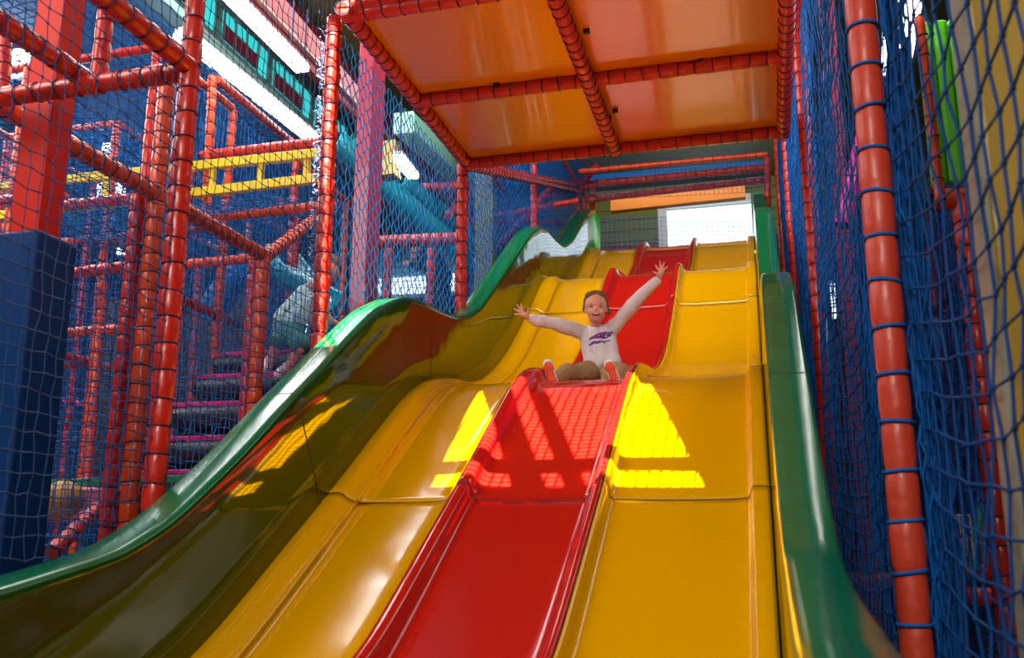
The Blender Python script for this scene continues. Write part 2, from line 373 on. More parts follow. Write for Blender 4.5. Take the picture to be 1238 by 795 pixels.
# back wall with its windows
BW = 16.0
wa = at(806, 254, BW); wb = at(921, 312, BW)
la = at(449, 303, BW); lb_ = at(556, 353, BW)
ra = at(1003, 342, BW); rb = at(1013, 386, BW)
hb = [(wa.x, wb.x, wb.z, wa.z), (la.x, lb_.x, lb_.z, la.z), (ra.x, rb.x, rb.z, ra.z)]
xs = sorted([-11, 8]+[h[0] for h in hb]+[h[1] for h in hb]); zs = sorted([FLOOR-.1, ROOF+.1]+[h[2] for h in hb]+[h[3] for h in hb])
plate('wall_back', cells(xs, zs, hb, BW, 'y'), M_PL)
for k, h in enumerate(hb):
    fr = []
    t = (.15, .07, .02)[k]
    wob = bpy.data.objects.new('window_%d' % (k+1), None); C.objects.link(wob); wob.location = ((h[0]+h[1])/2, BW-.06, h[2]); struct(wob)
    for lo, hi in (((h[0]-t, h[2]-t), (h[1]+t, h[2])), ((h[0]-t, h[3]), (h[1]+t, h[3]+t)), ((h[0]-t, h[2]), (h[0], h[3])), ((h[1], h[2]), (h[1]+t, h[3]))):
        box('window_frame', (lo[0], BW-.10, lo[1]), (hi[0], BW-.03, hi[1]), M_WH, wob, .008)
# daylight sky panels outside the windows come from the world background
plate('wall_left', [[(-11, -6, FLOOR), (-11, 16.2, FLOOR), (-11, 16.2, LOWCEIL), (-11, -6, LOWCEIL)]], M_DK)
plate('wall_right', [[(8, -6, FLOOR), (8, 16.2, FLOOR), (8, 16.2, ROOF), (8, -6, ROOF)]], M_DK)
plate('wall_front', [[(-11, -6, FLOOR), (8, -6, FLOOR), (8, -6, ROOF), (-11, -6, ROOF)]], M_DK)
plate('ceiling', [[(-11, -6, LOWCEIL), (-5.4, -6, LOWCEIL), (-5.4, 16.2, LOWCEIL), (-11, 16.2, LOWCEIL)]], M_MU)
# clerestory band above the low ceiling on the left
cl = plate('wall_left', [[(-5.4, -6, LOWCEIL), (-5.4, 16.2, LOWCEIL), (-5.4, 16.2, ROOF), (-5.4, -6, ROOF)]], M_GY)
k = 4
for y0 in (6.95, 8.05, 9.14, 10.24, 11.34):
    wo = bpy.data.objects.new('window_%d' % k, None); C.objects.link(wo); wo.location = (-5.35, y0, 5.2); struct(wo); k += 1
    box('pane', (-5.355, y0, 5.24), (-5.34, y0+.93, 5.58), M_CY, wo)
    box('lower_panel', (-5.34, y0+.01, 5.235), (-5.325, y0+.68, 5.41), M_MR, wo)
    for s_ in (0, .23, .46, .70, .93): box('glazing_or_shadow_bar', (-5.34, y0+s_-.008, 5.22), (-5.32, y0+s_+.008, 5.60), M_GY, wo)
# roof with two unseen cutouts added to shape the sunlit patches
def back(p, z): p = Vector(p); t = (z-p.z)/SUN.z; return p+SUN*t
ZR = ROOF
A1 = [back(p, ZR) for p in ((-1.71, 5.66, .945), (-.65, 5.66, .945), (-.285, 4.55, .265), (-1.634, 4.57, .28))]
A2 = [Vector((-2.46, .45, ZR)), Vector((-2.20, .45, ZR)), Vector((-2.20, 2.2, ZR)), Vector((-2.46, 2.2, ZR))]
def roof_plate():
    bm = bmesh.new()
    outer = [(-5.4, -6), (8, -6), (8, 16.2), (-5.4, 16.2)]
    def ring(pts):
        vv = [bm.verts.new((p[0], p[1], ZR)) for p in pts]
        for i in range(len(vv)): bm.edges.new((vv[i], vv[(i+1) % len(vv)]))
    ring(outer); ring(A1); ring(A2)
    bmesh.ops.triangle_fill(bm, edges=bm.edges[:], use_beauty=True)
    me = bpy.data.meshes.new('ceiling'); bm.to_mesh(me); bm.free()
    o = link('ceiling', me, M_OL); md = o.modifiers.new('thickness', 'SOLIDIFY'); md.thickness = .01; md.offset = 0
    return struct(o)
roof_plate()
sk = bpy.data.objects.new('window_10', None); C.objects.link(sk); sk.location = A1[0]; struct(sk)  # added sun cutout, no real window; holds the shadow bars
def shadow_bar(p, q, wd, par): # bar added to break up the sun patch, its shadow runs from slide point p to q
    beam_bar('glazing_or_shadow_bar', back(p, ZR), back(q, ZR), wd, .02, M_WH, par)
shadow_bar((-1.90, 4.745, .39), (-.1, 4.745, .39), .18, sk)
shadow_bar((-1.63, 5.70, .96), (-1.10, 4.50, .24), .17, sk)
shadow_bar((-1.37, 5.70, .96), (-.87, 4.50, .24), .11, sk)
# girders under the high roof, Y-parallel
g = beam_bar('trim_1', (-5.0, 4, 5.78), (-5.0, 16, 5.78), .10, .62, M_GR); struct(g)
g = beam_bar('trim_2', (-4.93, 4, 5.62), (-4.93, 16, 5.62), .06, .05, mat('pale_pipe', (.6, .3, .25), .5)); struct(g)
g = beam_bar('trim_3', (-5.3, 3, 4.99), (-5.3, 16, 4.99), .2, .10, M_GY); struct(g)

# ------------------------------------------------------------------ fluorescent lamps
def lamp(p, q, wd, label, pw=0):
    t = thing('ceiling_lamp', (p+q)/2, label, 'lamp', None)
    h = beam_bar('housing', p+Vector((0, 0, .045)), q+Vector((0, 0, .045)), wd*.8, .05, M_WH, t)
    beam_bar('diffuser', p, q, wd, .06, M_LAMP, t)
    for e in (.12, .88):
        c = p.lerp(q, e); beam_bar('hanger', c+Vector((0, 0, .07)), Vector((c.x, c.y, LOWCEIL if c.x < -5.4 else ROOF)), .012, .012, M_CD, t)
zl = 4.5
lamp(atZ(219, 41, zl), atZ(379, 168, zl), .17, 'long lit strip lamp ending just above the yellow rails on the left')
lamp(Vector((-4.15, 5.6, zl)), atZ(366, 84, zl), .14, 'lit strip lamp beside the dark red girder at the upper left')
e3 = at(481, 190, 8.4); lamp(e3, at(500, 213, 9.2), .12, 'short lit strip lamp seen through the bright net beside the pink column')
e4 = at(1083, 84, 7.2); lamp(e4, at(1094, -30, 4.6), .2, 'lit strip lamp high on the right behind the blue net')
def light_panel(px0, py0, px1, py1, Y, lab):
    a = at(px0, py1, Y); b = at(px1, py0, Y)
    t = thing('light_panel', (a+b)/2, lab, 'lamp')
    box('diffuser', (a.x, Y, a.z), (b.x, Y+.05, b.z), M_LAMP, t, .01); box('housing', (a.x-.02, Y+.05, a.z-.02), (b.x+.02, Y+.09, b.z+.02), M_WH, t, .01)
    beam_bar('hanger', ((a.x+b.x)/2, Y+.07, b.z), ((a.x+b.x)/2, Y+.07, LOWCEIL), .015, .015, M_CD, t)
light_panel(-14, 56, 35, 95, 7.0, 'bright white light panel at the far left edge beside the square column')
light_panel(116, 218, 146, 236, 9.5, 'bright light panel glimpsed low between the square column and the lit red posts')
light_panel(122, 172, 134, 182, 9.0, 'small bright light glimpsed behind the netting right of the square column')
light_panel(140, 294, 156, 306, 9.5, 'tiny bright light low behind the netting above the maze floor')
mp_ = thing('ceiling_panel', at(190, 25, 7), 'mustard coloured panel under the low ceiling left of the nearest post', 'panel')
beam_bar('panel', at(150, -10, 6.6), at(222, 40, 8.0), .55, .05, M_YV, mp_)
# ------------------------------------------------------------------ overhead deck of the slide frame
ZC = 3.09; XL, XR = -2.27, .27
fr = thing('padded_frame', (-2.36, 4.73, FLOOR), 'red padded tube frame standing round the slide and carrying its orange deck', 'play frame')
xm = atZ(748, 186, ZC).x
YB = [4.70, 5.87, 7.06]
pan = []
for i, (ya, yb) in enumerate(((4.70, 5.87), (5.87, 7.06))):
    for (xa, xb) in ((XL, xm), (xm, XR)):
        box('deck_panel', (xa+.01, ya+.01, ZC+.035), (xb-.01, yb-.01, ZC+.06), M_OR, fr, .004)
for y in YB: tube('beam', (XL, y, ZC), (XR, y, ZC), fr, .047)
tube('beam', (XL, 4.62, ZC+.0), (XL, 7.1, ZC), fr, .05, seg=.10)
tube('beam', (XR, 3.2, ZC+.0), (XR, 7.1, ZC), fr, .05, seg=.10)
tube('beam', (xm, 4.6, ZC-.05), (xm, 7.0, ZC-.05), fr, .05, seg=.10)
tube('beam', (XL, 4.66, ZC+.03), (XL+.9, 4.66, ZC+.07), fr, .04)
for (px, py) in ((600, 103), (683, 41), (709, 38), (847, 74), (736, 143), (744, 134)):
    p = atZ(px, py, ZC+.02); box('clip', p-Vector((.02, .012, .015)), p+Vector((.02, .012, .02)), M_BK, fr, .003)
# posts on the left side
def post(x, y, z0, z1, r=.045, m=None, par=None, seg=.115): return tube('post', (x, y, z0), (x, y, z1), par or fr, r, m, seg)
post(-2.41, 3.40, FLOOR, 3.6, .045)
post(-2.385, 4.75, FLOOR, 3.12, .045)
post(-2.33, 7.12, FLOOR, 3.12, .045)
p = atX(645, 235, -2.40); post(-2.40, p.y, FLOOR, 4.6, .04)
tube('beam', (-2.27, 7.1, ZC), (-2.40, 13.2, ZC+2.05), fr, .04)
# upper left tubes meeting at the near post
zt = atX(238, 88, -2.41).z
tube('beam', (-2.41, 3.40, zt), (-2.41, 1.9, zt), fr, .047)
tube('beam', (-2.41, 3.40, zt-.02), (-4.6, 3.40, zt-.02), fr, .045)
q = at(105, 97, 3.45); tube('beam', q, (q.x, 2.0, q.z), fr, .046)
tube('post', at(119, 100, 3.9), at(132, -20, 3.9), fr, .045)
# far top cross tubes and little posts
for a, b, r in (((700, 224, 12.6), (928, 202, 12.6), .05), ((710, 241, 13.2), (926, 217, 13.2), .05), ((700, 207, 12.0), (928, 186, 12.0), .035), ((567, 198, 7.1), (700, 224, 12.6), .03)):
    tube('beam', at(*a), at(*b), fr, r, M_OV if a[0] != 567 else None, seg=.14)
for px, y0, y1, Y in ((697, 226, 275, 12.6), (706, 236, 285, 13.0), (716, 228, 300, 13.2), (928, 190, 320, 12.6)):
    tube('post', at(px, y0, Y), at(px, y1, Y), fr, .045, M_OV)
tube('brace', at(679, 190, 11.5), at(698, 224, 12.6), fr, .04, M_OV)
tube('brace', at(722, 200, 12.2), at(703, 224, 12.6), fr, .04)
bs_ = thing('padded_beam', at(820, 206, 12.9), 'blue padded strip between the two far red cross tubes', 'padding')
beam_bar('pad', at(712, 217, 12.9), at(926, 199, 12.9), .05, .13, M_BB, bs_)
# padded orange beam in front of the back window
ob = thing('padded_beam', at(820, 241, 14.2), 'orange padded beam across the top of the back window', 'padding')
beam_bar('pad', at(739, 250, 14.2), at(901, 233, 14.2), .12, .19, mat('orange_vinyl', (.80, .24, .01), .4, .2, bump=.01, bscale=5), ob)
gp = thing('green_pad', at(917, 245, 14.0), 'small dark green padded block beside the top right of the back window', 'padding')
box('pad', at(909, 262, 14.0), at(925, 230, 14.0)+Vector((0, 1.93, 0)), mat('dark_green_vinyl', (.02, .12, .03), .5), gp, .02)

# right side posts
rf = thing('padded_frame', (.41, 3.18, FLOOR), 'row of red padded posts carrying the blue net along the right of the slide', 'play frame')
tube('post', (.408, 3.2, FLOOR), (.408, 3.2, 4.2), rf, .049, mat('brick_red_vinyl', (.60, .05, .02), .45, .1, bump=.006, bscale=16), .155, 16, M_NB, .006)
tube('post', (.415, 6.85, FLOOR), (.415, 6.85, 4.6), rf, .045)
tube('post', (.40, 10.0, FLOOR), (.40, 10.0, 5.4), rf, .045)
tube('post', (.38, 12.6, FLOOR), (.38, 12.6, 5.8), rf, .045, M_OV)
tube('beam', (.41, 3.2, 3.9), (.41, 6.85, 3.9), rf, .045)

# ------------------------------------------------------------------ nets round the slide
def above_rim(P_): return P_[..., 2] > rim_z(P_[..., 1])-.01
net('shade-darkened blue square-mesh net left of the near red post, over the square column', (-2.41, 1.7, -.6), (0, 1.70, 0), (0, 0, 4.2), .055, .068, .0024, M_ND, keep=above_rim, sag=.012, jit=.004, kr=.0068)
net('shade-darkened blue square-mesh net between the near and middle red posts on the left', (-2.41, 3.40, -.6), (.02, 1.33, 0), (0, 0, 3.9), .055, .066, .0023, M_ND, keep=above_rim, sag=.01, jit=.004, kr=.006)
net('blue hexagonal-mesh net with sunlit colour under the left edge of the orange deck', (-2.375, 4.78, .7), (.0, 2.32, 0), (0, 0, 2.36), .052, .048, .0041, M_NL, 'hex', keep=above_rim, sag=.01, jit=.003, knots=False)
net('blue net beside the second wave of the slide, beyond the deck', (-2.35, 7.12, 1.5), (-.03, 2.6, 0), (0, 0, 2.6), .05, .05, .003, M_NB, 'hex', keep=above_rim, sag=.01, jit=.003, knots=False)
net('blue net beside the topmost part of the slide on the left', (-2.38, 9.75, 2.5), (0, 3.4, 0), (0, 0, 3), .06, .06, .003, M_NB, 'square', keep=above_rim, sag=.01, jit=.003, knots=False)
# frayed lashing cords on the lit side of the middle post
A = []; B = []
for k in range(260):
    z = random.uniform(1.15, 3.05); p = Vector((-2.44, 4.74, z)); q = p+Vector((random.uniform(-.03, .03), random.uniform(-.05, .01), random.uniform(-.03, .03)))
    A.append(p+Vector((random.uniform(-.02, .02), random.uniform(-.03, .0), 0))); B.append(q)
tag(segs('lashing_cord', [tuple(a) for a in A], [tuple(b) for b in B], .0028, mat('pale_frayed_cord', (.25, .42, .7), .7)), 'frayed pale blue lashing cord bunched along the middle red post', 'cord', kind='stuff')
# right wall nets
net('coarse blue net at the far right edge, nearest the camera', (.53, .9, -1.1), (-.045, 2.3, 0), (0, 0, 3.6), .12, .11, .0042, M_NR, sag=.03, jit=.006, slope=.12, kr=.0095)
net('coarse blue net between the nearest and second red posts on the right', (.47, 3.22, -1.1), (-.05, 3.63, 0), (0, 0, 5.0), .08, .09, .0034, M_NB, sag=.03, jit=.005, slope=.10, kr=.008)
net('blue net between the second and third red posts on the right', (.41, 6.85, -1.1), (0, 3.15, 0), (0, 0, 6.0), .075, .08, .0035, M_NB, sag=.02, knots=False)
net('blue net behind the third red post on the right', (.40, 10.0, -1.1), (0, 3.2, 0), (0, 0, 6.6), .065, .075, .004, M_NB, sag=.02, knots=False)
net('loose second layer of blue net hanging just behind the near right post', (.56, 2.7, -1.1), (.10, 1.8, 0), (0, 0, 1.9), .12, .13, .003, M_NF, sag=.05, jit=.012, kr=.008)
net('fine blue net hung between the far red cross tubes above the slide top', at(702, 192, 12.3), at(928, 178, 12.3)-at(702, 192, 12.3), (0, 0, -.62), .06, .06, .003, M_NB, sag=.0, jit=.002, knots=False)
# thick bunched net edge beside the nearest right post
A = []; B = []
for k in range(40):
    y = 3.22+random.uniform(-.03, .05); x = .485+random.uniform(.0, .06); zz = -1.0
    p = Vector((x, y, zz))
    while zz < 4.0:
        zz += .11; q2 = Vector((x+random.uniform(-.02, .02), y+random.uniform(-.03, .03), zz)); A.append(tuple(p)); B.append(tuple(q2)); p = q2
tag(segs('lashing_cord', A, B, .004, M_NB), 'thick bunch of blue cords lashed down the nearest right post', 'cord', kind='stuff')
# fine net hanging in front of the back window and the unseen net lid added to cast mesh shadow
net('fine blue net hanging in front of the back wall window', at(728, 262, 13.9), at(905, 262, 13.9)-at(728, 262, 13.9), (0, 0, -.75), .075, .075, .0035, M_NL, sag=.0, jit=.002, knots=False)
net('fine blue net filling the gap left of the slide top behind the wavy green rim', at(578, 200, 12.2), at(702, 192, 12.2)-at(578, 200, 12.2), (0, 0, -1.0), .06, .06, .003, M_NB, sag=.0, jit=.002, knots=False)
net('unseen blue net lid added level over the near end of the slide for its mesh shadow', (-2.4, 1.2, 3.25), (2.8, 0, 0), (0, 3.4, 0), .055, .055, .0055, M_NB, sag=.01, jit=.003, knots=False)

# ------------------------------------------------------------------ left: square column, blue pad, climbing frame
cf = thing('steel_column', (-3.33, 3.6, FLOOR), 'red square steel column rising out of the blue pad at the far left', 'column')
box('shaft', (-3.42, 3.53, FLOOR), (-3.25, 3.68, LOWCEIL), M_RC, cf, .006)
bp = thing('column_pad', (-3.45, 3.6, FLOOR), 'large dark blue vinyl pad wrapped round the red square column', 'padding')
zt2 = at(48, 277, 3.49).z
box('pad', (-3.75, 3.48, FLOOR+.01), (-3.2, 3.75, zt2), M_BP, bp, .015)
box('pad_seam', (-3.46, 3.474, FLOOR+.02), (-3.455, 3.482, zt2-.03), M_CD, bp)

cl = thing('climbing_frame', (-3.6, 4.85, FLOOR), 'tangle of red padded tubes of the climbing maze left of the slide', 'play frame')
TX = -3.6; pa = atX(190, 235, TX); pb = atX(318, 320, TX); TZ = pa.z
tube('post', (TX, pa.y, FLOOR), (TX, pa.y, atX(198, 98, TX).z), cl, .052, M_OV)
tube('post', (TX-.12, pa.y-.02, FLOOR), (TX-.12, pa.y-.02, TZ), cl, .045)
tube('post', (TX, pb.y, FLOOR), (TX, pb.y, TZ), cl, .05, M_OV)
tube('post', (TX-.14, pb.y+.1, FLOOR), (TX-.14, pb.y+.1, TZ), cl, .04)
tube('beam', (TX, 3.3, TZ), (TX, pb.y+.04, TZ), cl, .052, M_OV, .10)
tube('brace', Vector((TX, pb.y, TZ-.02)), at(402, 248, 8.2), cl, .05, M_OV)
def T(name, x0, y0, Y0, x1, y1, Y1, r=.045, m=None): return tube(name, at(x0, y0, Y0), at(x1, y1, Y1), cl, r, m)
T('post', 257, 92, 7, 249, 268, 7, .042, M_OV); T('beam', 243, 188, 7, 388, 171, 7, .042); T('beam', 248, 264, 7, 402, 248, 7, .042, M_OV)
T('beam', 262, 96, 7, 372, 188, 9.6, .042, M_OV); T('beam', 80, 248, 6, 178, 238, 6); T('beam', 88, 330, 6, 185, 318, 6)
T('beam', 200, 322, 6.6, 316, 311, 6.6, .04, M_OV); T('post', 123, 340, 6.3, 104, 590, 6.3, .045, M_OV); T('post', 240, 325, 7.6, 228, 520, 7.6, .04, M_OV)
T('beam', 196, 352, 6.4, 312, 402, 8.6, .04); T('post', 358, 262, 8, 352, 420, 8, .04); T('post', 6, 20, 4.2, 2, 120, 4.2, .045)
T('beam', 0, 242, 6.2, 80, 236, 6.2, .04); T('post', 147, 435, 9, 142, 560, 9, .035); T('beam', 78, 484, 9, 140, 498, 9, .035, M_MG)
T('beam', 62, 668, 4.6, 142, 592, 5.4, .045); T('beam', 325, 186, 8.2, 400, 176, 8.2, .04); T('beam', 340, 244, 7.4, 352, 262, 8, .04)
T('beam', 445, 293, 8.6, 562, 288, 8.6, .065); T('beam', 468, 228, 10, 566, 224, 10, .05); T('beam', 430, 240, 9, 566, 262, 12, .04, M_OV)
T('post', 522, 300, 9, 519, 370, 9, .045); T('post', 470, 300, 8.8, 468, 372, 8.8, .04); T('beam', 540, 262, 10, 572, 232, 10.5, .05)
T('beam', 595, 262, 11, 700, 242, 11, .035); T('brace', 600, 300, 11.5, 668, 225, 11.5, .045); T('beam', 590, 200, 9.5, 640, 290, 13, .035)
T('beam', 560, 266, 11, 680, 270, 12, .04); T('beam', 575, 285, 12, 690, 225, 12.5, .04)
LX = [-4.8, -6.1, -7.4]; LY = [6.3, 7.5, 8.8, 10.1, 11.4]; LZ = [.25, 1.66, 2.9, 4.1]
rnd = random.Random(3)
for x in LX:
    for y in LY:
        if rnd.random() < .8: tube('post', (x, y, FLOOR), (x, y, 4.1), cl, .042, rnd.choice([M_RV, M_OV]), .13, 8)
for z in LZ:
    for i, x in enumerate(LX):
        for j in range(len(LY)-1):
            if rnd.random() < .5: tube('beam', (x, LY[j], z), (x, LY[j+1], z), cl, .04, rnd.choice([M_RV, M_OV]), .13, 8)
    for i in range(len(LX)-1):
        for y in LY:
            if rnd.random() < .45: tube('beam', (LX[i], y, z), (LX[i+1], y, z), cl, .04, rnd.choice([M_RV, M_OV]), .13, 8)
NG = 'blue nets of the climbing maze'; NLB = 'blue net panel strung inside the climbing maze left of the slide'
def mn(O, U, V, c=.06, r=.0035, m=None, st='square', lab=None): net(lab or NLB, O, U, V, c, c, r, m or M_NX, st, .006, .03, None, False, 3, None if lab else NG)
mn((-3.66, 3.8, FLOOR), (0, 2.7, 0), (0, 0, 3.2), .065, .003, lab='blue net wall hung on the long slanting-looking red tube, nearest layer of the maze')
mn((-3.62, 6.4, FLOOR), (0, 3.4, 0), (0, 0, 3.3), .065, .003, lab='blue net wall directly behind the climbing child, beyond the lit red posts')
mn((-4.8, 6.3, FLOOR), (0, 5.1, 0), (0, 0, 5.2), .075, .004)
mn((-4.8, 4.85, FLOOR), (1.2, 0, 0), (0, 0, 3.2), .065, .003, m=M_NF)
mn((-4.8, 4.0, TZ+.02), (1.15, 0, 0), (0, 2.3, .1), .06, .003)
mn((-6.2, 6.3, 2.6), (2.5, 0, .1), (0, 1.3, .3), .055, .004)
mn((-4.8, 7.5, 1.6), (1.15, 0, 0), (0, 0, 1.6), .065, .003)
mn((-7.4, 7.5, FLOOR), (2.5, 0, 0), (0, 0, 5.2), .08, .005)
mn((-7.4, 10.1, FLOOR), (4.4, 0, 0), (0, 0, 4.6), .085, .005, M_NF)
mn((-6.1, 6.3, FLOOR), (0, 5.1, 0), (0, 0, 5.2), .09, .005, M_NF)
mn((-7.4, 4.5, FLOOR), (0, 6.9, 0), (0, 0, 5.2), .09, .006, M_NF)
mn((-7.4, 6.3, 3.6), (2.6, 0, 0), (0, 3.5, 0), .07, .005)
mn((-4.8, 11.6, 3.6), (2.5, 0, 0), (0, 0, 1.3), .085, .005, M_NR)
mn((-7.2, 4.8, 4.35), (2.4, 0, 0), (0, 5.5, 0), .09, .006)
mn((-2.9, 9.2, 1.6), (0, 3.6, 0), (0, 0, 3.6), .075, .004)
# yellow double rail
yr = thing('guard_rail', at(228, 240, 6.9), 'bright yellow double rail crossing the red maze below the strip lamp', 'railing')
for (a, b) in (((-60, 232), (392, 185)), ((-60, 268), (392, 215))):
    beam_bar('rail', at(a[0], a[1], 6.9), at(b[0], b[1], 6.9), .06, .08, M_YB, yr)
for px in (20, 130, 258, 316, 372):
    y0 = 232-(px+60)*.104; beam_bar('upright', at(px, y0, 6.92), at(px-2, y0+34, 6.92), .05, .05, M_YB, yr)
# climbing steps with pink edges
st = thing('roller_steps', at(270, 560, 6.4), 'black padded roller steps edged with magenta strips behind the netting', 'steps')
for k, (x0, x1, y, Y) in enumerate(((150, 296, 577, 6.2), (178, 330, 534, 6.5), (205, 365, 490, 6.8), (240, 420, 453, 7.15), (262, 420, 425, 7.5))):
    a = at(x0, y+12, Y); b = at(x1, y+10, Y); a.z = b.z
    tube('roller', a, b, st, .085, M_BK, 5, 16)
    box('edge_strip', (a.x, Y-.03, a.z+.085), (b.x, Y+.12, a.z+.125), M_MG, st, .008)
    box('riser', (a.x, Y+.12, a.z-.2), (b.x, Y+.17, a.z+.12), M_BK, st, .01)
bd = thing('back_board', at(200, 420, 8.9), 'dark brown board wall behind the roller steps', 'panel')
box('board', at(92, 600, 8.9), at(330, 350, 8.9)+Vector((0, .05, 0)), mat('dark_brown_board', (.06, .03, .01), .6, var=.5, vscale=6), bd, .01)
def chute(name, label, path, w, h, m, cat='slide'):
    pts = [Vector(p) for p in path]; vs = []; n = 9
    fine = []
    for k in range(len(pts)-1):
        for t in range(6): fine.append(pts[k].lerp(pts[k+1], t/6))
    fine.append(pts[-1])
    for k, p in enumerate(fine):
        d = (fine[min(k+1, len(fine)-1)]-fine[max(k-1, 0)]).normalized(); s = d.cross(Vector((0, 0, 1))).normalized(); u = s.cross(d)
        for i in range(n):
            a = math.pi*i/(n-1); vs.append(p-s*math.cos(a)*w/2-u*(math.sin(a)**.5*h)+u*h)
    fs = [(k*n+i, k*n+i+1, (k+1)*n+i+1, (k+1)*n+i) for k in range(len(fine)-1) for i in range(n-1)]
    t = thing(name, pts[0], label, cat)
    o = part(pyd('trough', vs, fs, m, None, True), t); md = o.modifiers.new('thickness', 'SOLIDIFY'); md.thickness = .02
    for e in (0, n-1):
        for k in range(0, len(fine)-1, 3):
            pass
    A = [vs[k*n] for k in range(len(fine)-1)]+[vs[k*n+n-1] for k in range(len(fine)-1)]
    B = [vs[(k+1)*n] for k in range(len(fine)-1)]+[vs[(k+1)*n+n-1] for k in range(len(fine)-1)]
    segs('rim', [tuple(a) for a in A], [tuple(b) for b in B], .02, m, t, 6)
chute('chute_slide', 'teal chute slide dropping behind the pink column towards the wave slide', [at(400, 176, 8.5), at(450, 222, 9.2), at(520, 284, 10), at(600, 356, 11)], .20, .16, M_BT)
chute('chute_slide', 'second teal chute running parallel above the red cross beam', [at(478, 226, 9.6), at(530, 268, 10.4), at(606, 336, 11.4)], .24, .16, M_BT)
chute('chute_slide', 'bright blue chute seen through the maze above the roller steps', [at(318, 315, 8.2), at(296, 345, 8.1), at(262, 392, 8)], .4, .2, M_BB)
chute('chute_slide', 'teal slide side beside the climbing child', [at(330, 322, 8.1), at(352, 352, 8.0), at(392, 372, 8)], .4, .2, M_BT)
pc = thing('steel_column', at(440, 420, 6.6), 'pink square steel column behind the bright blue net', 'column')
c0 = at(425, 300, 6.6); box('shaft', (c0.x, 6.6, FLOOR), (c0.x+.13, 6.85, at(435, 50, 6.6).z), M_PK, pc, .006)
oc = thing('wooden_column', at(584, 320, 10), 'olive green column just behind the far left corner post of the deck', 'column')
c1 = at(573, 300, 10); box('shaft', (c1.x, 10, FLOOR), (c1.x+.22, 10.2, 6.1), mat('olive_paint', (.16, .19, .07), .6, var=.25), oc, .01)
mp = thing('ceiling_panel', at(520, 190, 10), 'pale mint green panel hung near the roof beside the deck corner', 'panel')
beam_bar('panel', at(488, 148, 9.0), at(590, 246, 12.5), .24, .24, mat('mint_panel', (.35, .80, .58), .4), mp)
for k, e in enumerate((.2, .5, .8)):
    c = at(488, 148, 9.0).lerp(at(590, 246, 12.5), e); beam_bar('hanger', c, Vector((c.x, c.y, ROOF)), .015, .015, M_CD, mp)
mb = thing('mustard_box', at(455, 185, 8.8), 'mustard coloured box panel beside the short strip lamp', 'panel')
box('panel', at(455, 212, 8.8), at(478, 168, 8.8)+Vector((0, .2, 0)), M_YV, mb, .01)
# low left corner: pink mat, orange pad, green edge
pk = thing('pink_mat', at(110, 600, 6.0), 'pale pink mat low behind the net beside the blue pad', 'mat')
box('mat', at(84, 612, 6.0), at(145, 588, 6.0)+Vector((0, .3, 0)), mat('pink_vinyl', (.75, .2, .35), .5), pk, .02)
ge = thing('green_edge_beam', at(130, 582, 5.9), 'thin green padded beam above the pink mat', 'beam')
beam_bar('beam', at(60, 584, 5.9), at(235, 578, 5.9), .05, .05, M_GV if False else mat('green_vinyl', (.02, .28, .08), .5), ge)
bm = bmesh.new(); bmesh.ops.create_uvsphere(bm, u_segments=24, v_segments=16, radius=.14)
for v in bm.verts: v.co.z *= .9; v.co.x *= 1+.05*math.sin(v.co.z*20)
me = bpy.data.meshes.new('ball'); bm.to_mesh(me); bm.free()
o = link('play_ball', me, mat('amber_vinyl', (.45, .2, .02), .5), None, True); o.location = at(76, 604, 5.4); tag(o, 'amber coloured ball low behind the net against the blue pad', 'ball')

# ------------------------------------------------------------------ right hall behind the net
sf = thing('climbing_frame', (1.0, 4.8, FLOOR), 'red padded tube frame far behind the net on the right', 'play frame')
def TR(name, x0, y0, Y0, x1, y1, Y1, r=.045, m=None, seg=.115): return tube(name, at(x0, y0, Y0), at(x1, y1, Y1), sf, r, m, seg)
pz = at(1150, 240, 4.8).z
tube('post', (1.0, 4.8, FLOOR), (1.0, 4.8, pz), sf, .05, M_RV, .13)
tube('beam', (.88, 4.8, pz), (2.6, 4.8, pz), sf, .05, M_OV, .13); TR('beam', 1158, 300, 4.8, 1300, 296, 4.8, .045)
TR('post', 1137, 242, 4.75, 1112, 20, 4.75, .024, M_OV); TR('post', 1108, 330, 8, 1132, 600, 8, .045); TR('beam', 1000, 700, 8, 1100, 700, 8, .05)
TR('beam', 1150, 690, 6.5, 1300, 695, 6.5, .045); TR('beam', 1150, 720, 6.2, 1300, 722, 6.2, .05)
RX = [1.9, 3.2, 4.5]; RY = [4.8, 6.6, 8.6, 11]; RZ = [.0, 1.3, 2.5, 3.7]
for x in RX:
    for y in RY: tube('post', (x, y, FLOOR), (x, y, 3.7), sf, .045, rnd.choice([M_RV, M_OV]), .13, 8)
for z in RZ:
    for i, x in enumerate(RX):
        for j in range(len(RY)-1):
            if rnd.random() < .45: tube('beam', (x, RY[j], z), (x, RY[j+1], z), sf, .042, M_RV, .13, 8)
    for i in range(len(RX)-1):
        for y in RY:
            if rnd.random() < .4: tube('beam', (RX[i], y, z), (RX[i+1], y, z), sf, .042, M_RV, .13, 8)
NG2 = 'blue nets in the right hall'; NLB2 = 'blue net panel deep in the hall right of the slide'
for O, U, V, c, r in (((1.0, 6.7, .4), (0, 4.5, 0), (0, 0, 3.2), .09, .005), ((1.0, 4.8, .45), (2.6, 0, 0), (0, 0, 1.2), .09, .004), ((1.9, 4.8, FLOOR), (0, 6.2, 0), (0, 0, 4.8), .08, .006), ((.6, 8.6, FLOOR), (3.9, 0, 0), (0, 0, 5), .08, .006), ((.5, 12, FLOOR), (4, 0, 0), (0, 0, 6), .09, .008)):
    net(NLB2, O, U, V, c, c, r, M_NF, 'square', .006, .03, None, False, 3, NG2)
gpd = thing('green_pad', at(1150, 235, 4.9), 'vivid lime green ribbed pad hanging above the red cross tube on the right', 'padding')
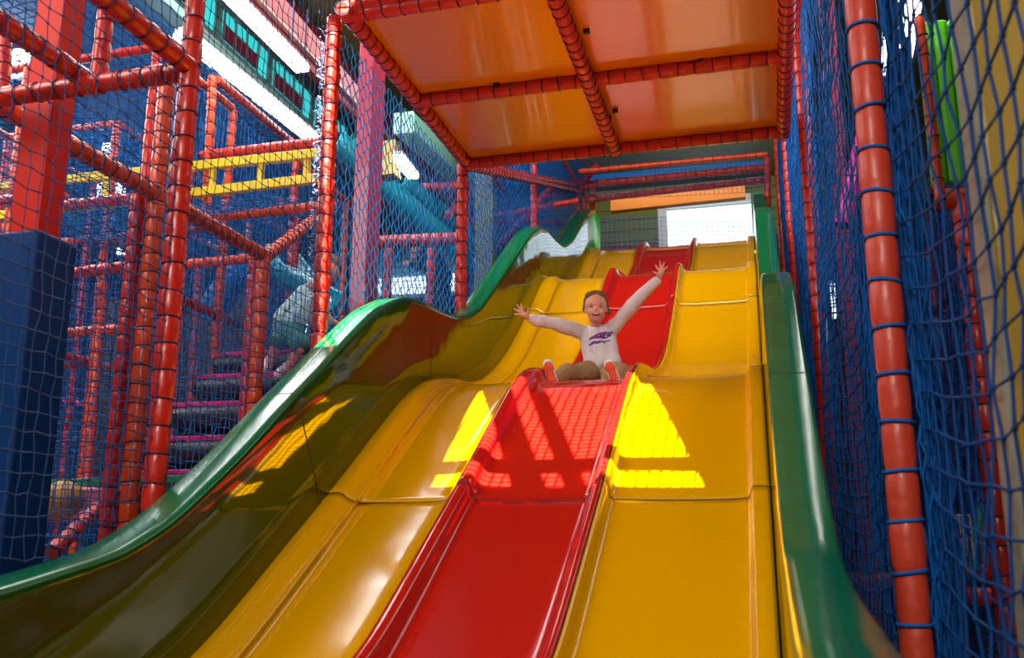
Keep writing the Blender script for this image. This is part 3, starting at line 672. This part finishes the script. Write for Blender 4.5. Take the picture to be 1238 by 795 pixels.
g0 = at(1143, 234, 4.9); g1 = at(1176, 20, 4.9)
for k in range(4):
    xa = g0.x-.055+k*.075; box('pad_rib', (xa, 4.88, g0.z+.05), (xa+.072, 4.96, g1.z), M_GV, gpd, .02)
yp = thing('post_pad', (.66, 2.35, FLOOR), 'mustard yellow pad on a pillar at the far right edge', 'padding')
box('pad', (.565, 2.42, FLOOR), (.80, 2.55, 3.2), M_YV, yp, .012); box('pad_edge', (.548, 2.42, FLOOR), (.564, 2.55, 3.2), mat('grey_edge', (.35, .33, .25), .5), yp)
yo = thing('yellow_panel', at(1245, 60, 3.2), 'yellow orange panel at the upper right corner behind the pad', 'panel')
box('panel', at(1228, 98, 3.2), at(1300, 28, 3.2)+Vector((0, .05, 0)), M_YB, yo, .04)
rc = thing('steel_column', at(1032, 600, 9), 'red square steel column behind the right hand nets', 'column')
c2 = at(1018, 380, 9); box('shaft', (c2.x, 9, FLOOR), (c2.x+.15, 9.15, 6.1), mat('crimson_paint', (.5, .02, .05), .5), rc, .006)
def bluewall(lab, x, y0, y1, z0, z1, m=M_BP):
    t = thing('blue_pad', (x, (y0+y1)/2, z0), lab, 'padding'); box('pad', (x, y0, z0), (x+.06, y1, z1), m, t, .02)
bluewall('tall blue padded wall between the second and third red posts on the right', .60, 9.2, 12.6, FLOOR, 5.6, M_BB)
bluewall('dark blue padded wall just beyond the nearest right post', .95, 6.4, 8.2, FLOOR, 2.7)
mgs = thing('tube_slide', at(1043, 165, 8), 'magenta tube slide slanting down behind the right net', 'slide')
tube('tube', at(1046, 160, 8), at(1019, 272, 8), mgs, .075, mat('magenta_plastic', (.8, .02, .35), .25, .5), .5, 16)
# small white toy machine at lower right
tm = thing('toy_machine', at(1215, 690, 6.4), 'white rounded machine with green arch side and oval orange badge at lower right', 'machine')
m0 = at(1196, 690, 6.4); m1 = at(1290, 620, 6.4)
box('body', m0, m1+Vector((0, .5, 0)), mat('cream_plastic', (.62, .58, .5), .4), tm, .06)
box('top_trim', (m0.x, 6.38, m1.z-.02), (m1.x, 6.42, m1.z+.025), M_RV, tm, .01)
bm = bmesh.new(); bmesh.ops.create_uvsphere(bm, u_segments=24, v_segments=12, radius=1)
for v in bm.verts: v.co = Vector((v.co.x*.075, v.co.y*.012, v.co.z*.045))+at(1217, 634, 6.38)
me = bpy.data.meshes.new('badge'); bm.to_mesh(me); bm.free(); part(link('badge', me, M_OV, None, True), tm)
bm = bmesh.new(); bmesh.ops.create_uvsphere(bm, u_segments=24, v_segments=12, radius=1)
for v in bm.verts: v.co = Vector((v.co.x*.055, v.co.y*.012, v.co.z*.028))+at(1217, 634, 6.365)
me = bpy.data.meshes.new('badge_centre'); bm.to_mesh(me); bm.free(); part(link('badge_centre', me, M_YB, None, True), tm)
A = []; B = []
for k in range(14):
    a0 = math.pi*(.5+.5*k/14); a1 = math.pi*(.5+.5*(k+1)/14); cc = at(1208, 690, 6.35); 
    A.append((cc.x+.13*math.cos(a0)*1.0, cc.y, cc.z+.40*math.sin(a0))); B.append((cc.x+.13*math.cos(a1), cc.y, cc.z+.40*math.sin(a1)))
segs('arch_side', A, B, .03, mat('sea_green_plastic', (.03, .35, .22), .4), tm, 8)
wr = thing('wire_basket', at(1165, 655, 6.2), 'pale wire basket beside the white machine behind the net', 'basket')
A = []; B = []
b0 = at(1156, 690, 6.2); b1 = at(1172, 622, 6.2)
for k in range(8):
    x = b0.x+(b1.x-b0.x)*k/7; A.append((x, 6.2, b0.z)); B.append((x, 6.2, b1.z)); z = b0.z+(b1.z-b0.z)*k/7; A.append((b0.x, 6.2, z)); B.append((b1.x, 6.2, z)); A.append((b0.x, 6.2, z)); B.append((b0.x, 6.35, z))
segs('wires', A, B, .004, M_WH, wr, 4)

# ------------------------------------------------------------------ people
M_SK = mat('skin', (.80, .36, .25), .5); M_SKH = mat('skin_hand', (.70, .26, .15), .5); M_HR = mat('brown_hair', (.17, .085, .035), .6, var=.4, vscale=40)
M_SH = mat('pale_grey_shirt', (.80, .72, .74), .8, bump=.01, bscale=22); M_TR = mat('tan_trousers', (.36, .21, .09), .8, bump=.012, bscale=25)
M_SO = mat('orange_sole', (.9, .10, .02), .6); M_WT = mat('white_sock', (.8, .78, .78), .7)
def blob(name, caps, balls, m, parent, vox=.006, sm=6, extra=None):
    bm = bmesh.new(); ns = 14
    def sph(c, r3, rot=None):
        rr = bmesh.ops.create_uvsphere(bm, u_segments=18, v_segments=12, radius=1)
        for v in rr['verts']:
            p = Vector((v.co.x*r3[0], v.co.y*r3[1], v.co.z*r3[2]))
            if rot is not None: p = rot @ p
            v.co = p+c
    for a, ra, b, rb in caps:
        a = Vector(a); b = Vector(b); sph(a, (ra,)*3); sph(b, (rb,)*3)
        if (b-a).length < 1e-5: continue
        d, s, u = frame_of(a, b); vv = []
        for p, r in ((a, ra), (b, rb)):
            vv.append([bm.verts.new(p+s*math.cos(2*math.pi*i/ns)*r+u*math.sin(2*math.pi*i/ns)*r) for i in range(ns)])
        for i in range(ns): bm.faces.new((vv[0][i], vv[0][(i+1) % ns], vv[1][(i+1) % ns], vv[1][i]))
        bm.faces.new(vv[0][::-1]); bm.faces.new(vv[1])
    for bl in balls: sph(Vector(bl[0]), bl[1], bl[2] if len(bl) > 2 else None)
    bmesh.ops.recalc_face_normals(bm, faces=bm.faces[:])
    me = bpy.data.meshes.new(name); bm.to_mesh(me); bm.free()
    o = link(name, me, m, None, True)
    rm = o.modifiers.new('remesh', 'REMESH'); rm.mode = 'VOXEL'; rm.voxel_size = vox; rm.use_smooth_shade = True
    if sm: s_ = o.modifiers.new('smooth', 'SMOOTH'); s_.factor = .5; s_.iterations = sm
    return part(o, parent) if parent else o
gy = thing('person', (at(728, 455, 6.6).x, 6.6, slide_floor_at(-1.1, 6.6)), 'smiling child in pale grey long-sleeved top and tan trousers sliding with arms raised', 'person')
pel = at(727, 448, 6.62); che = at(722, 415, 6.62); nb = at(719, 396, 6.6); hd = at(720.5, 372.5, 6.53); HS = 1.12
fwd = Vector((.17, -.97, -.14)).normalized(); upv = Vector((-.02, 0, 1)); rt = fwd.cross(upv).normalized(); upv = rt.cross(fwd).normalized()   # rt = the image-left..right axis
HM = Matrix((rt, -fwd, upv)).transposed()   # local x=rt, y=-fwd(back), z=up
def H(x, y, z): return hd+HM @ Vector((x*HS, y*HS, z*HS))
sL = at(705, 402, 6.62); eL = at(675, 392, 6.48); wL = at(641, 385.5, 6.36)
sR = at(738, 400, 6.64); eR = at(764, 369, 6.55); wR = at(796, 337, 6.45)
hL = at(717, 451, 6.58); kL = at(688, 451, 6.36); aL = at(668, 460, 6.13)
hR = at(738, 451, 6.58); kR = at(752, 448, 6.36); aR = at(744, 460, 6.15)
def hand(w_, Y, palm, tips, thumb):
    pm = at(*palm, Y); caps = [(w_, .018, pm, .020)]; perp = Vector((0, 0, 1))
    n = len(tips)
    for k, t in enumerate(tips):
        tp = at(*t, Y-.01); base = pm+(tp-pm)*.35; mid = base.lerp(tp, .5)+Vector((0, -.006, 0))
        caps += [(pm, .012, base, .0085), (base, .0078, mid, .007), (mid, .007, tp, .0058)]
    tp = at(*thumb, Y-.02); b_ = w_.lerp(pm, .6); mid = b_.lerp(tp, .55)+Vector((0, -.008, 0)); caps += [(b_, .011, mid, .0085), (mid, .008, tp, .007)]
    return caps
caps = [(nb, .036, H(0, .01, -.06), .038), (sL, .03, eL, .028), (eL, .027, wL, .017), (sR, .03, eR, .028), (eR, .027, wR, .017), (sL, .03, sR, .03), (che, .06, pel, .07), (nb, .036, che, .06),
        (hL, .05, kL, .04), (kL, .036, aL, .026), (hR, .05, kR, .04), (kR, .036, aR, .026), (pel, .06, hL, .05), (pel, .06, hR, .05)]
caps += hand(wL, 6.33, (634.5, 381), ((630, 367.5), (625, 368), (622, 373), (622.5, 379.5)), (639, 371.5))
caps += hand(wR, 6.43, (799, 330.5), ((792.5, 320.5), (798, 315.5), (803, 317), (806.5, 322)), (790, 328.5))
balls = [(H(0, .012, .022), (.080, .092, .090), HM), (H(0, -.018, -.032), (.066, .068, .072), HM), (H(0, -.045, -.068), (.030, .027, .024), HM),
         (H(0, -.082, -.012), (.0105, .009, .014), HM), (H(.034, -.055, -.03), (.022, .022, .022), HM), (H(-.034, -.055, -.03), (.022, .022, .022), HM),
         (H(.070, .012, -.012), (.008, .013, .020), HM), (H(-.070, .012, -.012), (.008, .013, .020), HM)]
blob('body', caps, balls, M_SK, gy, .0045, 3)
# face details
def sphere_part(name, c, r3, m, rot=None, par=None):
    bm = bmesh.new(); bmesh.ops.create_uvsphere(bm, u_segments=16, v_segments=10, radius=1)
    for v in bm.verts:
        p = Vector((v.co.x*r3[0], v.co.y*r3[1], v.co.z*r3[2])); v.co = (rot @ p if rot is not None else p)+c
    me = bpy.data.meshes.new(name); bm.to_mesh(me); bm.free(); return part(link(name, me, m, None, True), par or gy)
M_EY = mat('dark_eye', (.03, .015, .01), .2); M_LP = mat('lip', (.55, .10, .08), .4); M_TE = mat('teeth', (.75, .66, .6), .4); M_MO = mat('mouth_dark', (.12, .01, .01), .5)
for s_ in (-1, 1):
    sphere_part('eye_white', H(s_*.029, -.0745, .004), (.0115, .004, .0042), M_TE, HM)
    sphere_part('eye', H(s_*.029, -.0765, .004), (.0105, .005, .0056), M_EY, HM)
    sphere_part('eyebrow', H(s_*.031, -.0735, .021), (.015, .005, .0022), M_HR, HM)
sphere_part('mouth', H(0, -.079, -.044), (.027, .006, .010), M_MO, HM)
sphere_part('lips', H(0, -.076, -.045), (.031, .0065, .0125), M_LP, HM)
sphere_part('teeth', H(0, -.0815, -.0415), (.023, .005, .0058), M_TE, HM)
blob('hair', [(H(.048, .035, .055), .036, H(.070, .05, .0), .020), (H(-.048, .035, .055), .036, H(-.070, .05, .0), .020), (H(-.070, .06, -.01), .018, H(-.090, .06, -.035), .008), (H(-.085, .06, -.02), .008, H(-.102, .06, -.028), .004)],
     [(H(0, .035, .034), (.091, .090, .090), HM), (H(.026, .004, .082), (.050, .050, .034), HM), (H(-.026, .004, .082), (.050, .050, .034), HM), (H(0, .035, .068), (.080, .075, .060), HM), (H(0, .10, -.01), (.04, .05, .06), HM)], M_HR, gy, .005, 3)
# clothing
def fold(a, ra, b, rb, n=5):
    out = []; prev = (Vector(a), ra)
    for k in range(1, n+1):
        p = Vector(a).lerp(Vector(b), k/n)+Vector((0, 0, rr0.uniform(-.006, .006))); r = (ra+(rb-ra)*k/n)*(rr0.uniform(.9, 1.12) if k < n else 1); out.append((prev[0], prev[1], p, r)); prev = (p, r)
    return out
rr0 = random.Random(11)
wLs = wL+(eL-wL)*.08; wRs = wR+(eR-wR)*.08
shirt = blob('shirt', fold(sL, .055, eL, .052)+fold(eL, .052, wLs, .036)+fold(sR, .055, eR, .052)+fold(eR, .052, wRs, .036)+[(sL, .052, sR, .052), (nb+Vector((0, 0, -.03)), .05, che, .09),
     (sL.lerp(che, .3), .06, sR.lerp(che, .3), .06), (at(712, 413, 6.62), .066, at(718, 440, 6.6), .066), (at(734, 411, 6.62), .068, at(739, 440, 6.6), .070), (at(724, 422, 6.57), .068, at(728, 438, 6.55), .066), (at(715, 436, 6.56), .06, at(741, 436, 6.56), .06)], [], M_SH, gy, .006, 3)
# printed motif on the chest, a shallow patch lying on the shirt
def patch():
    M = bpy.data.materials.new('shirt_print'); M.use_nodes = True; nt = M.node_tree; b = nt.nodes['Principled BSDF']; b.inputs['Roughness'].default_value = .8
    tc = nt.nodes.new('ShaderNodeTexCoord'); n = nt.nodes.new('ShaderNodeTexNoise'); n.inputs['Scale'].default_value = 30; nt.links.new(tc.outputs['Object'], n.inputs['Vector'])
    cr = nt.nodes.new('ShaderNodeValToRGB'); e = cr.color_ramp.elements
    e[0].position = .38; e[0].color = (.30, .04, .25, 1); e[1].position = .62; e[1].color = (.02, .25, .45, 1)
    for pz_, cc in ((.47, (.12, .05, .35, 1)), (.52, (.02, .03, .10, 1)), (.57, (.45, .15, .40, 1))):
        k = e.new(pz_); k.color = cc
    nt.links.new(n.outputs['Fac'], cr.inputs[0]); nt.links.new(cr.outputs[0], b.inputs['Base Color']); return M
MP = patch()
bm = bmesh.new(); rr = random.Random(5)
def strip(pts, w0):
    prev = None
    for k, (x, y) in enumerate(pts):
        wq = w0*(1-.6*abs(k/(len(pts)-1)-.5)*2)*rr.uniform(.8, 1.2)
        a = bm.verts.new(at(x, y-wq, 6.43)); b = bm.verts.new(at(x, y+wq, 6.43))
        if prev: bm.faces.new((prev[0], prev[1], b, a))
        prev = (a, b)
strip([(708, 413), (713, 412), (718, 411), (723, 410), (728, 410.5)], 1.6)
strip([(709, 406), (713, 404), (717, 402.5), (721, 401), (725, 399.5), (729, 398), (733, 397), (737, 396)], 3.6)
strip([(720, 403), (724, 402), (728, 401.5), (732, 401), (735, 400)], 3.6)
strip([(711, 411), (715, 409), (719, 410), (723, 408.5), (727, 409), (731, 407.5), (735, 407)], 1.3)
me = bpy.data.meshes.new('shirt_print'); bm.to_mesh(me); bm.free()
pr_ = part(link('shirt_print', me, MP), gy)
swm = pr_.modifiers.new('wrap', 'SHRINKWRAP'); swm.target = shirt; swm.wrap_method = 'PROJECT'; swm.use_project_y = True; swm.use_project_x = False; swm.use_project_z = False
swm.use_positive_direction = True; swm.use_negative_direction = True; swm.offset = .003
sdm = pr_.modifiers.new('thickness', 'SOLIDIFY'); sdm.thickness = .002
kL2 = at(686, 452, 6.34); kR2 = at(752, 451, 6.36)
blob('trousers', [(pel, .095, hL, .082), (pel, .095, hR, .082)]+fold(hL, .080, kL2, .074)+[(kL2, .070, aL+(kL2-aL)*.35, .052)]+fold(hR, .080, kR2, .070)+[(kR2, .066, aR+(kR2-aR)*.35, .055),
     (at(660, 461, 6.30), .035, kL2, .06), (at(767, 460, 6.34), .032, kR2, .055), (at(735, 447, 6.5), .06, at(738, 458, 6.3), .06)], [], M_TR, gy, .006, 3)
for nm, hx, tx, Y in (('sock', (668.5, 462), (662, 439.5), 6.05), ('sock', (744.5, 461), (736, 440), 6.07)):
    h_ = at(*hx, Y); t_ = at(*tx, Y-.02); md_ = h_.lerp(t_, .5)
    o_ = Vector((0, .02, 0))
    blob(nm, [(h_+o_, .033, md_+o_, .035), (md_+o_, .035, t_+o_, .037), (h_+o_, .032, (aL if tx[0] < 700 else aR)+Vector((0, .03, 0)), .032)], [], M_WT, gy, .006, 2)
    o_ = Vector((.002, -.010, -.004)); u_ = (t_-h_).normalized(); sd = Vector((0, -1, 0)).cross(u_).normalized(); RM = Matrix((sd, Vector((0, -1, 0)), u_)).transposed()
    blob('sock_sole', [], [(h_.lerp(t_, .12)+o_, (.030, .020, .036), RM), (h_.lerp(t_, .45)+o_, (.026, .018, .05), RM), (h_.lerp(t_, .82)+o_, (.034, .020, .042), RM)], M_SO, gy, .005, 3)
# climbing child on the roller steps, seen from behind
Yc = 7.0
cy_ = thing('person', at(345, 452, Yc), 'child in pale teal T-shirt and shorts climbing the roller steps behind the net', 'person')
M_TT = mat('pale_teal_shirt', (.50, .80, .82), .8, bump=.01, bscale=12); M_TS = mat('teal_shorts', (.05, .20, .20), .8)
hp = at(352, 398, Yc); shd = at(378, 352, Yc); k1 = at(334, 415, Yc-.1); f1 = at(326, 440, Yc-.05); k2 = at(363, 420, Yc-.1); f2 = at(348, 445, Yc)
blob('body', [(hp, .09, shd, .09), (shd, .05, at(392, 335, Yc), .05), (at(352, 400, Yc), .07, k1, .055), (k1, .05, f1, .035), (hp, .07, k2, .055), (k2, .05, f2, .035), (shd, .04, at(398, 385, Yc+.1), .03), (at(398, 385, Yc+.1), .03, at(408, 392, Yc+.15), .022)]
     + [(at(408, 392, Yc+.15), .018, at(408+dx, 392+dy, Yc+.15), .008) for dx, dy in ((9, -4), (11, -1), (11, 3), (8, 6), (3, 8))], [(at(398, 326, Yc), (.09, .1, .115))], M_SK, cy_, .012, 3)
blob('t_shirt', [(at(345, 385, Yc), .10, at(372, 358, Yc), .11), (at(358, 388, Yc), .11, at(378, 368, Yc), .12), (shd, .07, at(392, 372, Yc+.05), .05)], [], M_TT, cy_, .012, 4)
blob('shorts', [(at(345, 395, Yc), .10, at(337, 412, Yc-.08), .085), (at(356, 396, Yc), .11, at(363, 416, Yc-.08), .09)], [], M_TS, cy_, .012, 3)
for a, b in (((326, 434), (322, 445)), ((349, 441), (340, 449))):
    blob('sneaker', [(at(a[0], a[1], Yc), .04, at(b[0], b[1], Yc-.03), .045), (at(b[0], b[1], Yc-.03), .042, at(b[0]-4, b[1]+3, Yc-.12), .036)], [], M_WT, cy_, .012, 2)
blob('hair', [], [(at(399, 322, Yc+.02), (.1, .11, .115))], M_HR, cy_, .012, 3)
# grown-up in dark clothes before the bright back window
Yd = 12.6
dp = thing('person', at(530, 372, Yd), 'dark-clothed person bending forward in front of the bright left window', 'person')
M_DC = mat('dark_clothes', (.02, .025, .04), .8)
blob('body', [(at(533, 335, Yd), .15, at(520, 315, Yd), .16), (at(533, 338, Yd), .11, at(540, 372, Yd), .08), (at(528, 338, Yd), .11, at(522, 372, Yd), .08), (at(514, 316, Yd), .07, at(506, 322, Yd), .05), (at(506, 322, Yd), .05, at(494, 318, Yd), .04),
     (at(540, 372, Yd), .08, at(541, 420, Yd), .06), (at(522, 372, Yd), .08, at(520, 420, Yd), .06)]
     + [(at(494, 318, Yd), .035, at(494+dx, 318+dy, Yd), .012) for dx, dy in ((-7, -3), (-8, -1), (-8, 2), (-6, 4), (-3, -5))], [(at(503, 306, Yd), (.10, .11, .13))], M_SK, dp, .02, 3)
blob('jacket', [(at(533, 335, Yd), .17, at(519, 315, Yd), .18), (at(514, 316, Yd), .09, at(506, 322, Yd), .07), (at(506, 322, Yd), .06, at(497, 319, Yd), .05)], [], M_DC, dp, .02, 3)
blob('trousers', [(at(533, 338, Yd), .13, at(540, 372, Yd), .10), (at(528, 338, Yd), .13, at(522, 372, Yd), .10), (at(540, 372, Yd), .10, at(541, 415, Yd), .08), (at(522, 372, Yd), .10, at(520, 415, Yd), .08)], [], M_DC, dp, .02, 3)
blob('hair', [], [(at(502, 303, Yd+.03), (.11, .12, .12))], M_HR, dp, .02, 2)
